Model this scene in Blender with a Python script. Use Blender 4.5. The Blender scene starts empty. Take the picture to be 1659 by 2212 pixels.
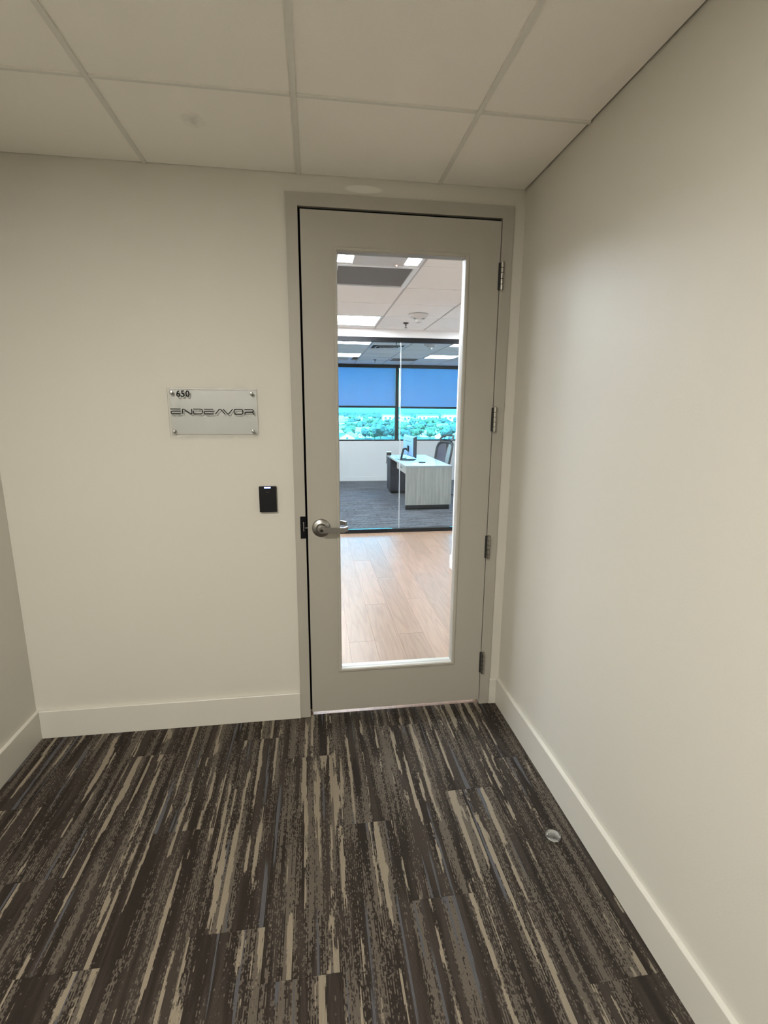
import bpy, bmesh, math, random
from mathutils import Vector, Matrix
random.seed(7)
SC = bpy.context.scene
COL = SC.collection

# ------------------------------------------------------------------ camera
CAMP = (-0.9714, -2.3418, 1.5674)
YAW, PITCH, ROLL, FPX = -0.14178, -0.20261, 0.00625, 1062.5
def make_camera():
    c, s = math.cos, math.sin
    fw = Vector((-s(YAW)*c(PITCH), c(YAW)*c(PITCH), s(PITCH)))
    r = Vector((c(YAW), s(YAW), 0)); u = r.cross(fw)
    r2 = c(ROLL)*r + s(ROLL)*u; u2 = -s(ROLL)*r + c(ROLL)*u
    cd = bpy.data.cameras.new('camera'); co = bpy.data.objects.new('camera', cd); COL.objects.link(co)
    cd.sensor_fit = 'HORIZONTAL'; cd.sensor_width = 36.0; cd.lens = 36.0*FPX/1659.0
    cd.clip_start = 0.02; cd.clip_end = 9000
    m = Matrix((r2, u2, -fw)).transposed().to_4x4(); m.translation = Vector(CAMP)
    co.matrix_world = m
    SC.camera = co
make_camera()

# ------------------------------------------------------------------ world, sun, exposure
W = bpy.data.worlds.new('sky'); SC.world = W; W.use_nodes = True
nt = W.node_tree; nt.nodes.clear()
sky = nt.nodes.new('ShaderNodeTexSky'); sky.sky_type = 'NISHITA'; sky.sun_disc = False
sky.sun_elevation = math.radians(58); sky.sun_rotation = math.radians(200); sky.air_density = 1.2; sky.dust_density = .6
bg = nt.nodes.new('ShaderNodeBackground'); bg.inputs['Strength'].default_value = 3.5
wo = nt.nodes.new('ShaderNodeOutputWorld')
nt.links.new(sky.outputs[0], bg.inputs[0]); nt.links.new(bg.outputs[0], wo.inputs[0])
sd = bpy.data.lights.new('sun', 'SUN'); sd.energy = 44.0; sd.angle = math.radians(0.6); sd.color = (1, .96, .9)
so = bpy.data.objects.new('sun', sd); COL.objects.link(so)
so.rotation_euler = (math.radians(38), 0, math.radians(-25)); so.location = (0, -40, 60)
SC.view_settings.view_transform = 'Standard'; SC.view_settings.look = 'None'
SC.view_settings.exposure = 0.0; SC.view_settings.gamma = 1.0; SC.view_settings.use_curve_mapping = False
HALL_W = 66.0         # watts of each corridor downlight
OFFICE_LENS = 54.0    # brightness of the office troffer lenses
BACK_LENS = 46.0
SC.cycles.use_denoising = True
SC.cycles.max_bounces = 14; SC.cycles.transparent_max_bounces = 16; SC.cycles.diffuse_bounces = 6
SC.cycles.sample_clamp_indirect = 6.0

# ------------------------------------------------------------------ materials
def new_mat(name):
    m = bpy.data.materials.new(name); m.use_nodes = True
    t = m.node_tree; b = t.nodes['Principled BSDF']
    return m, t, b
def N(t, kind, **kw):
    n = t.nodes.new(kind)
    for k, v in kw.items():
        if hasattr(n, k): setattr(n, k, v)
        else: n.inputs[k.replace('_', ' ')].default_value = v
    return n
def math_node(t, op, a, b=None, c=None):
    n = t.nodes.new('ShaderNodeMath'); n.operation = op
    for i, v in enumerate((a, b, c)):
        if v is None: continue
        if isinstance(v, (int, float)): n.inputs[i].default_value = v
        else: t.links.new(v, n.inputs[i])
    return n.outputs[0]
def mix_col(t, fac, a, b, blend='MIX'):
    n = t.nodes.new('ShaderNodeMix'); n.data_type = 'RGBA'; n.blend_type = blend
    for s, v in ((n.inputs[0], fac), (n.inputs[6], a), (n.inputs[7], b)):
        if isinstance(v, (int, float)): s.default_value = v
        elif isinstance(v, tuple): s.default_value = (v + (1,))[:4]
        else: t.links.new(v, s)
    return n.outputs[2]
def combine(t, x, y, z):
    n = t.nodes.new('ShaderNodeCombineXYZ')
    for i, v in enumerate((x, y, z)):
        if isinstance(v, (int, float)): n.inputs[i].default_value = v
        else: t.links.new(v, n.inputs[i])
    return n.outputs[0]
def smooth(t, v, lo, hi):
    n = t.nodes.new('ShaderNodeMapRange'); n.interpolation_type = 'SMOOTHSTEP'
    t.links.new(v, n.inputs[0]); n.inputs[1].default_value = lo; n.inputs[2].default_value = hi
    return n.outputs[0]
def noise(t, vec, scale, detail=2.0, rough=.5):
    n = t.nodes.new('ShaderNodeTexNoise'); n.inputs['Scale'].default_value = scale
    n.inputs['Detail'].default_value = detail; n.inputs['Roughness'].default_value = rough
    if vec is not None: t.links.new(vec, n.inputs['Vector'])
    return n.outputs['Fac']
def paint(name, col, rough=.6, bump=.0, scale=300, var=.0, metal=0.0, spec=.5):
    m, t, b = new_mat(name)
    b.inputs['Base Color'].default_value = col + (1,); b.inputs['Roughness'].default_value = rough
    b.inputs['Metallic'].default_value = metal; b.inputs['Specular IOR Level'].default_value = spec
    tc = t.nodes.new('ShaderNodeTexCoord')
    if var:
        f = noise(t, tc.outputs['Object'], 3.0, 4)
        t.links.new(mix_col(t, f, tuple(c*(1-var) for c in col), tuple(min(1, c*(1+var)) for c in col)), b.inputs['Base Color'])
    if bump:
        f = noise(t, tc.outputs['Object'], scale, 2)
        bn = t.nodes.new('ShaderNodeBump'); bn.inputs['Strength'].default_value = bump; bn.inputs['Distance'].default_value = .002
        t.links.new(f, bn.inputs['Height']); t.links.new(bn.outputs[0], b.inputs['Normal'])
    return m
def emit(name, col, s):
    m, t, b = new_mat(name)
    b.inputs['Base Color'].default_value = (.8, .8, .8, 1)
    b.inputs['Emission Color'].default_value = col + (1,); b.inputs['Emission Strength'].default_value = s
    return m
def glass(name, tint, ior=1.45, rough=0.0, amount=1.0):
    m, t, b = new_mat(name); t.nodes.remove(b)
    tr = N(t, 'ShaderNodeBsdfTransparent'); tr.inputs[0].default_value = tint + (1,)
    gl = N(t, 'ShaderNodeBsdfGlossy'); gl.inputs['Roughness'].default_value = rough
    fr = N(t, 'ShaderNodeFresnel'); fr.inputs[0].default_value = ior
    mx = N(t, 'ShaderNodeMixShader')
    t.links.new(math_node(t, 'MULTIPLY', fr.outputs[0], amount), mx.inputs[0])
    t.links.new(tr.outputs[0], mx.inputs[1]); t.links.new(gl.outputs[0], mx.inputs[2])
    t.links.new(mx.outputs[0], t.nodes['Material Output'].inputs[0])
    return m
def brushed(name, col, rough=.3, axis=0, k=.15, metal=1.0):
    m, t, b = new_mat(name)
    b.inputs['Metallic'].default_value = metal; b.inputs['Base Color'].default_value = col + (1,)
    tc = t.nodes.new('ShaderNodeTexCoord'); mp = t.nodes.new('ShaderNodeMapping')
    sc = [400, 400, 400]; sc[axis] = 6; mp.inputs['Scale'].default_value = sc
    t.links.new(tc.outputs['Object'], mp.inputs[0])
    f = noise(t, mp.outputs[0], 1.0, 3)
    r = math_node(t, 'MULTIPLY_ADD', f, k, rough - k/2); t.links.new(r, b.inputs['Roughness'])
    return m

WALL = paint('wall_paint', (.56, .538, .482), .55, .12, 260)
TRIM = paint('baseboard_paint', (.57, .55, .495), .4, .04, 200)
GREIGE = paint('greige_door_paint', (.345, .324, .282), .45, .10, 320)
GAP = paint('dark_gap', (.004, .004, .005), .95, spec=.05)
TILE = paint('ceiling_tile_board', (.88, .85, .79), .95, .35, 420, .03)
GRID = paint('ceiling_grid_paint', (.70, .68, .63), .5, .03)
WHITE = paint('office_white_paint', (.83, .80, .785), .55, .06, 200)
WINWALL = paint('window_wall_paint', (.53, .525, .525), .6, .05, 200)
OTILE = paint('office_ceiling_tile_board', (.90, .90, .90), .95, .3, 300, .02)
OGRID = paint('office_grid_paint', (.48, .46, .46), .5)
BLACKM = paint('black_metal_track', (.006, .006, .007), .55, .02, spec=.2)
BLACKP = paint('black_plastic', (.006, .006, .007), .45, .05, 500, spec=.22)
MATTEB = paint('matte_black_vinyl', (.004, .004, .005), .7, spec=.12)
STEEL = brushed('satin_steel', (.36, .35, .335), .30, 0)
HINGE = brushed('hinge_steel', (.40, .385, .36), .24, 2)
HGAP = paint('hinge_gap_shade', (.03, .03, .03), .6, spec=.2)  # near-black for the shaded gap at the hinges
CHROME = brushed('polished_steel', (.42, .42, .41), .16, 2, .05)
ALU = brushed('brushed_aluminium', (.41, .405, .395), .52, 2, .12)
ACRYL = glass('clear_acrylic', (.97, .975, .97), 1.45)
DOORGLASS = glass('door_glass', (.93, .95, .945), 1.45, 0, .25)
PARTGLASS = glass('partition_glass', (.89, .925, .935), 1.5, 0, .5)
WINGLASS = glass('tinted_window_glass', (.38, .82, .90), 1.5)
CLEARPL = None
LENS_H = emit('corridor_lens', (1, .93, .79), 12.0)
LENS_O = emit('office_lens', (.91, .965, 1.06), OFFICE_LENS)
LENS_B = emit('back_office_lens', (.96, .97, 1.0), BACK_LENS)
LENS_IDLE = paint('troffer_basket_panel', (.55, .54, .54), .5)
FIXW = paint('white_fixture_enamel', (.85, .85, .85), .35)
GRILLE = paint('grille_core', (.16, .16, .165), .8, .2, 200)
CHARCOAL = paint('charcoal_laminate', (.022, .026, .038), .6, .05, spec=.2)
PLINTH = paint('black_plinth', (.006, .006, .007), .6, spec=.15)
LEDBLUE = emit('blue_led', (.10, .22, 1.0), 9.0)
LEDRED = emit('red_indicator', (1, .35, .2), 12.0)
GREYMARK = paint('grey_print', (.10, .10, .10), .5)
INK = paint('black_vinyl_lettering', (.002, .002, .003), .6, spec=.1)

# ------------------------------------------------------------------ mesh helpers
class MB:
    def __init__(s): s.v = []; s.f = []
    def add(s, vs, fs):
        k = len(s.v); s.v += [tuple(v) for v in vs]; s.f += [tuple(i+k for i in f) for f in fs]; return s
    def box(s, x0, x1, y0, y1, z0, z1, b=0.0):
        if b <= 0:
            vs = [(x, y, z) for z in (z0, z1) for y in (y0, y1) for x in (x0, x1)]
            s.add(vs, [(0, 2, 3, 1), (4, 5, 7, 6), (0, 1, 5, 4), (2, 6, 7, 3), (0, 4, 6, 2), (1, 3, 7, 5)])
        else:
            bm = bmesh.new(); bmesh.ops.create_cube(bm, size=1)
            for v in bm.verts: v.co = Vector(((x0+x1)/2+v.co.x*(x1-x0), (y0+y1)/2+v.co.y*(y1-y0), (z0+z1)/2+v.co.z*(z1-z0)))
            bmesh.ops.bevel(bm, geom=list(bm.edges), offset=b, segments=2, affect='EDGES', profile=.6)
            s.bm(bm)
        return s
    def bm(s, bm):
        bm.verts.index_update()
        s.add([v.co.copy() for v in bm.verts], [[v.index for v in f.verts] for f in bm.faces]); bm.free(); return s
    def lathe(s, prof, n=24, M=None):
        """profile of (r, h) turned about local z, then transformed by M"""
        M = M or Matrix(); vs = []; fs = []
        for r, h in prof:
            for i in range(n):
                a = 2*math.pi*i/n; vs.append(M @ Vector((r*math.cos(a), r*math.sin(a), h)))
        for j in range(len(prof)-1):
            for i in range(n):
                fs.append((j*n+i, j*n+(i+1) % n, (j+1)*n+(i+1) % n, (j+1)*n+i))
        fs.append(tuple(range(n))[::-1]); fs.append(tuple((len(prof)-1)*n+i for i in range(n)))
        return s.add(vs, fs)
    def tube(s, pts, r, n=10, close=False, flat=None):
        P = [Vector(p) for p in pts]; R = r if isinstance(r, (list, tuple)) else [r]*len(P)
        m = len(P); vs = []; fs = []; up = None
        for i, p in enumerate(P):
            a = P[(i-1) % m] if (close or i > 0) else p; b = P[(i+1) % m] if (close or i < m-1) else p
            d = (b-a).normalized()
            if up is None: up = Vector((0, 0, 1)) if abs(d.z) < .9 else Vector((1, 0, 0))
            x = d.cross(up).normalized(); up = x.cross(d).normalized()
            for k in range(n):
                t = 2*math.pi*k/n; q = x*math.cos(t) + up*math.sin(t)*(flat or 1)
                vs.append(p + q*R[i])
        for i in range(m if close else m-1):
            for k in range(n):
                a, b = i*n, ((i+1) % m)*n
                fs.append((a+k, a+(k+1) % n, b+(k+1) % n, b+k))
        if not close: fs.append(tuple(range(n))[::-1]); fs.append(tuple((m-1)*n+k for k in range(n)))
        return s.add(vs, fs)
    def prism(s, poly, a0, a1, axis=1):
        """closed polygon in the plane across 'axis', extruded a0..a1"""
        n = len(poly)
        def pt(u, v, w): return {0: (w, u, v), 1: (u, w, v), 2: (u, v, w)}[axis]
        vs = [pt(u, v, a0) for u, v in poly] + [pt(u, v, a1) for u, v in poly]
        fs = [tuple(range(n)), tuple(range(2*n-1, n-1, -1))] + [(i, n+i, n+(i+1) % n, (i+1) % n) for i in range(n)]
        return s.add(vs, fs)
    def sweep(s, poly, path, close=False):
        """poly of (offset, height) swept along xy path (mitred by simple normals)"""
        return s
    def mesh(s, name, mat=None, smooth=False):
        me = bpy.data.meshes.new(name); me.from_pydata(s.v, [], s.f)
        bm = bmesh.new(); bm.from_mesh(me); bmesh.ops.recalc_face_normals(bm, faces=bm.faces); bm.to_mesh(me); bm.free()
        if mat: me.materials.append(mat)
        if smooth:
            for p in me.polygons: p.use_smooth = True
            try: me.set_sharp_from_angle(angle=math.radians(35))
            except Exception: pass
        return me
    def build(s, name, mat, parent=None, loc=None, smooth=False):
        o = bpy.data.objects.new(name, s.mesh(name, mat, smooth)); COL.objects.link(o)
        if parent: o.parent = parent
        if loc: o.location = loc
        if smooth:
            w = o.modifiers.new('even_normals', 'WEIGHTED_NORMAL'); w.keep_sharp = True; w.weight = 80
        return o
def box(name, mat, x0, x1, y0, y1, z0, z1, parent=None, b=0.0):
    c = ((x0+x1)/2, (y0+y1)/2, (z0+z1)/2)
    o = MB().box(x0-c[0], x1-c[0], y0-c[1], y1-c[1], z0-c[2], z1-c[2], b).build(name, mat, parent, smooth=b > 0)
    p = Vector((0, 0, 0))
    if parent: p = wloc(parent)
    o.location = Vector(c) - p
    return o
def wloc(o):
    p = Vector((0, 0, 0))
    while o: p += Vector(o.location); o = o.parent
    return p
def empty(name, loc=(0, 0, 0), rz=0):
    o = bpy.data.objects.new(name, None); COL.objects.link(o); o.location = loc; o.rotation_euler = (0, 0, rz); o.empty_display_size = .1; return o
def tag(o, label, cat, group=None):
    o['label'] = label; o['category'] = cat
    if group: o['group'] = group
    return o
def struct(o, label=None):
    o['kind'] = 'structure'
    if label: o['label'] = label
    return o
def link_copy(o, loc=None, parent=None):
    c = o.copy(); COL.objects.link(c)
    if loc is not None: c.location = loc
    c.parent = parent
    for ch in list(o.children): link_copy(ch, None, c)
    return c
def TR(x, y, z, axis='Z', ang=0): return Matrix.Translation((x, y, z)) @ Matrix.Rotation(ang, 4, axis)
FACE_Y = Matrix.Rotation(math.pi/2, 4, 'X')     # local +z -> world -y

# ------------------------------------------------------------------ room sizes
H = 2.539; XL = -2.3232; YB = -6.0
WT = .14                                  # thickness of the door wall
FL, FR, FT = -1.0687, -.0555, 2.4706      # door frame outside
IL, IR, IT = -1.0184, -.1074, 2.418       # door frame rabbet
LX0, LX1, LZ0, LZ1 = -1.0085, -.1110, .027, 2.4065   # door leaf
OX0, OX1 = -4.0, 3.6; PY = 3.9; WY = 8.75; BX0, BX1 = -2.6, 3.3; H2 = 2.56

# ------------------------------------------------------------------ corridor carpet
def carpet_material():
    m, t, b = new_mat('carpet_plank_pile')
    tc = t.nodes.new('ShaderNodeTexCoord'); oi = t.nodes.new('ShaderNodeObjectInfo')
    sp = t.nodes.new('ShaderNodeSeparateXYZ'); t.links.new(tc.outputs['Object'], sp.inputs[0])
    x, y = sp.outputs[0], sp.outputs[1]; rnd = oi.outputs['Random']
    p = .0036
    xr = math_node(t, 'FLOOR', math_node(t, 'DIVIDE', x, p))
    off = math_node(t, 'MULTIPLY', rnd, 91.7)
    wn = t.nodes.new('ShaderNodeTexWhiteNoise'); wn.noise_dimensions = '2D'
    t.links.new(combine(t, xr, off, 0), wn.inputs['Vector']); jit = wn.outputs['Value']
    yj = math_node(t, 'MULTIPLY_ADD', jit, .014, y)
    xq = math_node(t, 'MULTIPLY', xr, p)
    def field(sx, sy, zo, detail, rough=.5, src=xq, yy=yj):
        v = combine(t, math_node(t, 'MULTIPLY_ADD', src, sx, off), math_node(t, 'MULTIPLY', yy, sy), math_node(t, 'ADD', off, zo))
        return noise(t, v, 1.0, detail, rough)
    A = field(40, 1.4, 1.3, 2.5, .45)                 # long plain streaks
    A2 = field(60, 9.0, 33.3, 2.0)                     # ragged edges
    B = field(36, 1.5, 52.1, 2.5)                      # broad worn zones
    C = field(38, .9, 7.7, 1.5)                        # blue grey yarn
    D = field(230, 85, 14.1, 1.5, .6)                  # tufts
    E2 = field(34, 2.4, 21.9, 3.0)
    sA = math_node(t, 'ADD', math_node(t, 'MULTIPLY', A, .78), math_node(t, 'MULTIPLY', A2, .22))
    sA = math_node(t, 'ADD', sA, math_node(t, 'MULTIPLY_ADD', D, .05, -.025))
    rib = math_node(t, 'MULTIPLY_ADD', math_node(t, 'MODULO', math_node(t, 'ADD', xr, 4000), 2.0), .05, -.025)
    sB = math_node(t, 'ADD', math_node(t, 'ADD', math_node(t, 'MULTIPLY', B, .75), math_node(t, 'MULTIPLY', A, .25)), rib)
    sB = math_node(t, 'ADD', sB, math_node(t, 'MULTIPLY_ADD', D, .46, -.23))
    dark = mix_col(t, smooth(t, E2, .40, .62), (.029, .0225, .0185), (.052, .0415, .0345))
    mid = (.118, .100, .081); light = (.262, .222, .168); blue = (.094, .093, .101)
    col = mix_col(t, smooth(t, sB, .505, .565), dark, mid)
    col = mix_col(t, smooth(t, sA, .572, .592), col, light)
    fb = math_node(t, 'MULTIPLY', smooth(t, C, .645, .665), smooth(t, math_node(t, 'SUBTRACT', .57, sA), 0, .02))
    col = mix_col(t, fb, col, blue)
    # rib grooves and fibre grain
    fr = math_node(t, 'FRACT', math_node(t, 'DIVIDE', x, p))
    gro = math_node(t, 'ABSOLUTE', math_node(t, 'MULTIPLY_ADD', fr, 2.0, -1.0))
    groove = smooth(t, gro, .55, 1.0)
    grain = noise(t, tc.outputs['Object'], 900, 2)
    g1 = math_node(t, 'MULTIPLY_ADD', groove, -.38, 1.0)
    g2 = math_node(t, 'MULTIPLY', g1, math_node(t, 'MULTIPLY_ADD', grain, .7, .65))
    col = mix_col(t, 1.0, col, combine(t, g2, g2, g2), 'MULTIPLY')
    t.links.new(col, b.inputs['Base Color']); b.inputs['Roughness'].default_value = .97; b.inputs['Specular IOR Level'].default_value = .12
    bn = t.nodes.new('ShaderNodeBump'); bn.inputs['Strength'].default_value = .7; bn.inputs['Distance'].default_value = .002
    t.links.new(math_node(t, 'SUBTRACT', math_node(t, 'MULTIPLY', grain, .8), groove), bn.inputs['Height'])
    t.links.new(bn.outputs[0], b.inputs['Normal'])
    return m
CARPET = carpet_material()
SUB = paint('floor_backing', (.02, .018, .016), .95)
floor = struct(box('floor', SUB, XL-.1, .1, YB-.1, .0055, -.06, -.006), 'ribbed brown and beige striped carpet planks of the corridor')
pw, pl, x_edge = .2286, .9125, -.010
seam = [-.44, -.603, -1.05, -.72, -.315, -.158, -.665, -.21, -.81, -.47, -.30]
for k in range(11):
    cx1 = x_edge - pw*k; cx0 = cx1 - pw
    if k == 0: cx1 = -.001
    cx0c = max(cx0, XL+.001)
    if cx1 <= XL + .01: continue
    s = seam[k]
    while s < .006: s += pl
    while s > -3.6:
        a, b_ = max(s-pl, -6.0), min(s, .0055)
        if b_ > a + .01:
            o = box('carpet_plank', CARPET, cx0c+.0004, cx1-.0004, a+.0005, b_-.0005, -.006, random.uniform(-.0004, .0004), floor)
        s -= pl
box('carpet_plank', CARPET, XL+.001, -.001, -6.0, -3.66, -.0055, -.001, floor)['kind'] = 'stuff'

# ------------------------------------------------------------------ corridor walls
struct(box('wall_left', WALL, XL-.12, XL, YB-.1, -.0005, -.06, 2.95), 'off-white painted corridor wall at the left edge')
struct(box('wall_right', WALL, 0, .12, YB-.1, -.0005, -.06, 2.95), 'off-white painted corridor wall on the right')
struct(box('wall_back', WALL, XL, 0, YB-.12, YB, -.06, 2.95), 'off-white corridor wall behind the viewer')
wf = MB().box(OX0-.12, FL+.02, 0, WT, -.06, 2.95).box(FR-.02, OX1+.12, 0, WT, -.06, 2.95).box(FL+.02, FR-.02, 0, WT, FT-.02, 2.95)
def touched_up_wall():
    m = WALL.copy(); m.name = 'wall_paint_with_touch_up'; t = m.node_tree; b = t.nodes['Principled BSDF']
    tc = t.nodes.new('ShaderNodeTexCoord'); mp = t.nodes.new('ShaderNodeMapping'); mp.vector_type = 'TEXTURE'
    mp.inputs['Location'].default_value = (TUX, 0, TUZ); mp.inputs['Scale'].default_value = (.085, 1, .017)
    t.links.new(tc.outputs['Object'], mp.inputs[0]); ln = t.nodes.new('ShaderNodeVectorMath'); ln.operation = 'LENGTH'; t.links.new(mp.outputs[0], ln.inputs[0])
    f = smooth(t, ln.outputs['Value'], 1.1, .75)
    t.links.new(mix_col(t, f, (.56, .538, .482), (.68, .665, .61)), b.inputs['Base Color']); return m
TUX, TUZ = -.735, 2.5005
struct(wf.build('wall_front', touched_up_wall()), 'off-white painted wall that holds the greige glazed door')

def base_profile(h, t): return [(0, 0), (t, 0), (t, h-.003), (t-.002, h), (0, h)]
BH, BT = .143, .016
def baseboard(name, p0, p1, nrm, label, h=BH, t=BT, mat=None):
    p0, p1, n = Vector(p0), Vector(p1), Vector(nrm); m = MB(); pr = base_profile(h, t)
    vs = [p0 + n*u + Vector((0, 0, v)) for u, v in pr] + [p1 + n*u + Vector((0, 0, v)) for u, v in pr]
    k = len(pr)
    m.add(vs, [tuple(range(k)), tuple(range(2*k-1, k-1, -1))] + [(i, (i+1) % k, k+(i+1) % k, k+i) for i in range(k)])
    return struct(m.build(name, mat or TRIM), label)
baseboard('baseboard_right', (-.0003, -.0003, .0005), (-.0003, YB+.01, .0005), (-1, 0, 0), 'cream baseboard along the right corridor wall')
baseboard('baseboard_left', (XL+.0003, -.0003, .0005), (XL+.0003, YB+.01, .0005), (1, 0, 0), 'cream baseboard along the left corridor wall')
baseboard('baseboard_front', (XL+BT+.001, -.0003, .0005), (FL-.0008, -.0003, .0005), (0, -1, 0), 'cream baseboard left of the door frame')
SCUFFED = None
def scuff_material():
    m, t, b = new_mat('scuffed_baseboard_paint')
    tc = t.nodes.new('ShaderNodeTexCoord'); mp = t.nodes.new('ShaderNodeMapping'); mp.inputs['Scale'].default_value = (55, 1, 40)
    t.links.new(tc.outputs['Object'], mp.inputs[0]); f = smooth(t, noise(t, mp.outputs[0], 1.0, 3), .66, .74)
    t.links.new(mix_col(t, f, (.57, .55, .495), (.30, .28, .25)), b.inputs['Base Color']); b.inputs['Roughness'].default_value = .45
    return m
baseboard('baseboard_corner', (FR+.0008, -.0003, .0005), (-BT-.001, -.0003, .0005), (0, -1, 0), 'short scuffed baseboard between the door frame and the right wall', mat=scuff_material())

# ------------------------------------------------------------------ corridor ceiling: grid and tiles
ceil = struct(empty('ceiling', (0, 0, H)), 'suspended corridor ceiling of large off-white tiles in a slim grid')
T2 = .6096; gx = [-.4011 - T2*k for k in range(4)]; gy = [-.5362 - 2*T2*k for k in range(5)]
def stain_tile():
    m, t, b = new_mat('smudged_tile_board')
    tc = t.nodes.new('ShaderNodeTexCoord'); g = t.nodes.new('ShaderNodeVectorMath'); g.operation = 'DISTANCE'
    mp = t.nodes.new('ShaderNodeMapping'); mp.inputs['Scale'].default_value = (1, .8, 1)
    t.links.new(tc.outputs['Object'], mp.inputs[0]); t.links.new(mp.outputs[0], g.inputs[0]); g.inputs[1].default_value = (-.045, -.06, 0)
    nn = noise(t, tc.outputs['Object'], 45, 3); d = math_node(t, 'MULTIPLY_ADD', nn, .05, g.outputs['Value'])
    f = smooth(t, d, .075, .025); base = (.88, .85, .79)
    t.links.new(mix_col(t, math_node(t, 'MULTIPLY', f, .5), base, (.50, .48, .45)), b.inputs['Base Color']); b.inputs['Roughness'].default_value = .95
    return m
STAIN = stain_tile()
xs = [XL] + gx[::-1] + [0.0]; ys = [YB] + gy[::-1] + [0.0]
LIGHT_CELLS = {(1, 3), (2, 1)}
GB = .0085
for i in range(len(xs)-1):
    for j in range(len(ys)-1):
        x0, x1, y0, y1 = xs[i], xs[i+1], ys[j], ys[j+1]
        if x1-x0 < .03: continue
        st = abs(x0-gx[2]) < .001 and y1 == 0
        ex1 = x1-.009 if x1 == 0 else x1-GB+.001
        ex0 = x0+.003 if x0 == XL else x0+GB-.001
        ey1 = y1-.003 if y1 == 0 else y1-GB*.8+.001
        box('ceiling_tile', STAIN if st else TILE, ex0, ex1, y0+GB*.8-.001, ey1, H+.004+random.uniform(-.0006, .0006), H+.02, ceil, b=.002)
for x in gx:
    box('grid_bar', GRID, x-GB, x+GB, YB, -.002, H-.001, H+.03, ceil)
for y in gy:
    for i in range(len(xs)-1):
        a, b_ = xs[i], xs[i+1]
        if b_-a < .03: continue
        box('grid_bar', GRID, a+GB+.0008, b_-(GB+.0008 if b_ != 0 else .0075), y-GB*.75, y+GB*.75, H-.001, H+.028, ceil)
struct(MB().box(XL-.1, .1, YB-.1, 0, 0, .1).build('ceiling_deck', GAP, None, (0, 0, 2.86)), 'dark deck above the corridor tiles')
def troffer(name, x0, x1, y0, y1, z, lens, label, basket=False, group=None, led=False):
    r = empty(name, ((x0+x1)/2, (y0+y1)/2, z)); hx, hy = (x1-x0)/2-.010, (y1-y0)/2-.010
    tag(r, label, 'ceiling light', group)
    f = .022
    m = MB().box(-hx, hx, -hy, -hy+f, -.002, .05).box(-hx, hx, hy-f, hy, -.002, .05).box(-hx, -hx+f, -hy+f, hy-f, -.002, .05).box(hx-f, hx, -hy+f, hy-f, -.002, .05).box(-hx, hx, -hy, hy, .05, .056)
    m.build('frame', FIXW, r)
    if basket:
        bw = .175
        for sx in (-1, 1):
            a, b_ = sorted((sx*(hx-f), sx*bw)); MB().box(a, b_, -hy+f, hy-f, .004, .010).build('lens', lens, r)
        MB().box(-bw+.001, bw-.001, -hy+f, hy-f, -.012, .010, .003).build('centre_panel', LENS_IDLE, r)
        if led: MB().lathe([(.004, -.016), (.004, -.0125)], 8, TR(bw-.05, hy-f-.02, 0)).build('indicator_lamp', LEDRED, r)
    else:
        MB().box(-hx+f, hx-f, -hy+f, hy-f, .004, .010).build('lens', lens, r)
    return r
def downlight(x, y, label):
    r = tag(empty('recessed_downlight', (x, y, H)), label, 'ceiling light')
    MB().lathe([(.078, .0035), (.098, .0030), (.098, -.0035), (.092, -.006), (.078, -.004)], 32).build('trim_ring', FIXW, r, smooth=True)
    MB().lathe([(.070, -.0020), (.070, -.0005)], 28).build('lens', LENS_H, r)
    ld = bpy.data.lights.new('downlight_beam', 'AREA'); ld.shape = 'DISK'; ld.size = .12; ld.energy = HALL_W; ld.color = (1, .965, .875)
    lo = bpy.data.objects.new('downlight_beam', ld); COL.objects.link(lo); lo.parent = r; lo.location = (0, 0, -.012)
downlight(-1.74, -2.25, 'round white recessed downlight in the corridor ceiling just above and left of the viewer')
downlight(-1.58, -4.7, 'round white recessed downlight in the corridor ceiling well behind the viewer')

# ------------------------------------------------------------------ door frame, door
fr = struct(empty('trim_1', (0, 0, 0)), 'greige painted steel door frame around the glazed door')
FY = -.012
def jamb(name, outer, inner, vertical):
    # frame section: face board, rabbet and stop, wrapping the wall
    return None
def u_ring(m, o0, o1, oz, i0, i1, iz, y0, y1):
    vs = []
    for y in (y0, y1): vs += [(o0, y, 0), (o0, y, oz), (o1, y, oz), (o1, y, 0), (i0, y, 0), (i0, y, iz), (i1, y, iz), (i1, y, 0)]
    fs = [(0, 8, 12, 4), (3, 7, 15, 11)]
    for k in range(3): fs += [(k, k+1, 5+k, 4+k), (8+k, 12+k, 13+k, 9+k), (k, 8+k, 9+k, k+1), (4+k, 5+k, 13+k, 12+k)]
    return m.add(vs, fs)
u_ring(MB(), FL, FR, FT, IL, IR, IT, FY, WT+.012).build('frame_face', GREIGE, fr)
u_ring(MB(), IL-.001, IR+.001, IT+.001, IL+.014, IR-.014, IT-.014, .0365, WT-.02).build('frame_stop', GREIGE, fr)
# black strips standing in for the shade deep between leaf and frame
sl = MB().box(IL, LX0+.001, .010, .036, .03, IT).box(LX1-.001, IR, .010, .036, .03, IT).box(IL, IR, .010, .036, LZ1-.001, IT)
sl.build('gap_shade', GAP, fr)
# electric strike set in the left jamb
sk = MB().box(-1.0435, IL+.004, FY-.0015, .02, .962, 1.071, .001).build('strike_plate', MATTEB, fr, smooth=True)
MB().box(-1.0300, -1.0255, FY-.0045, FY-.001, .998, 1.044, .0008).build('strike_keeper', STEEL, sk, smooth=True)
MB().box(IL-.003, LX0-.0005, FY-.004, .0, 1.013, 1.017).build('latch_bolt', STEEL, sk)

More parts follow.
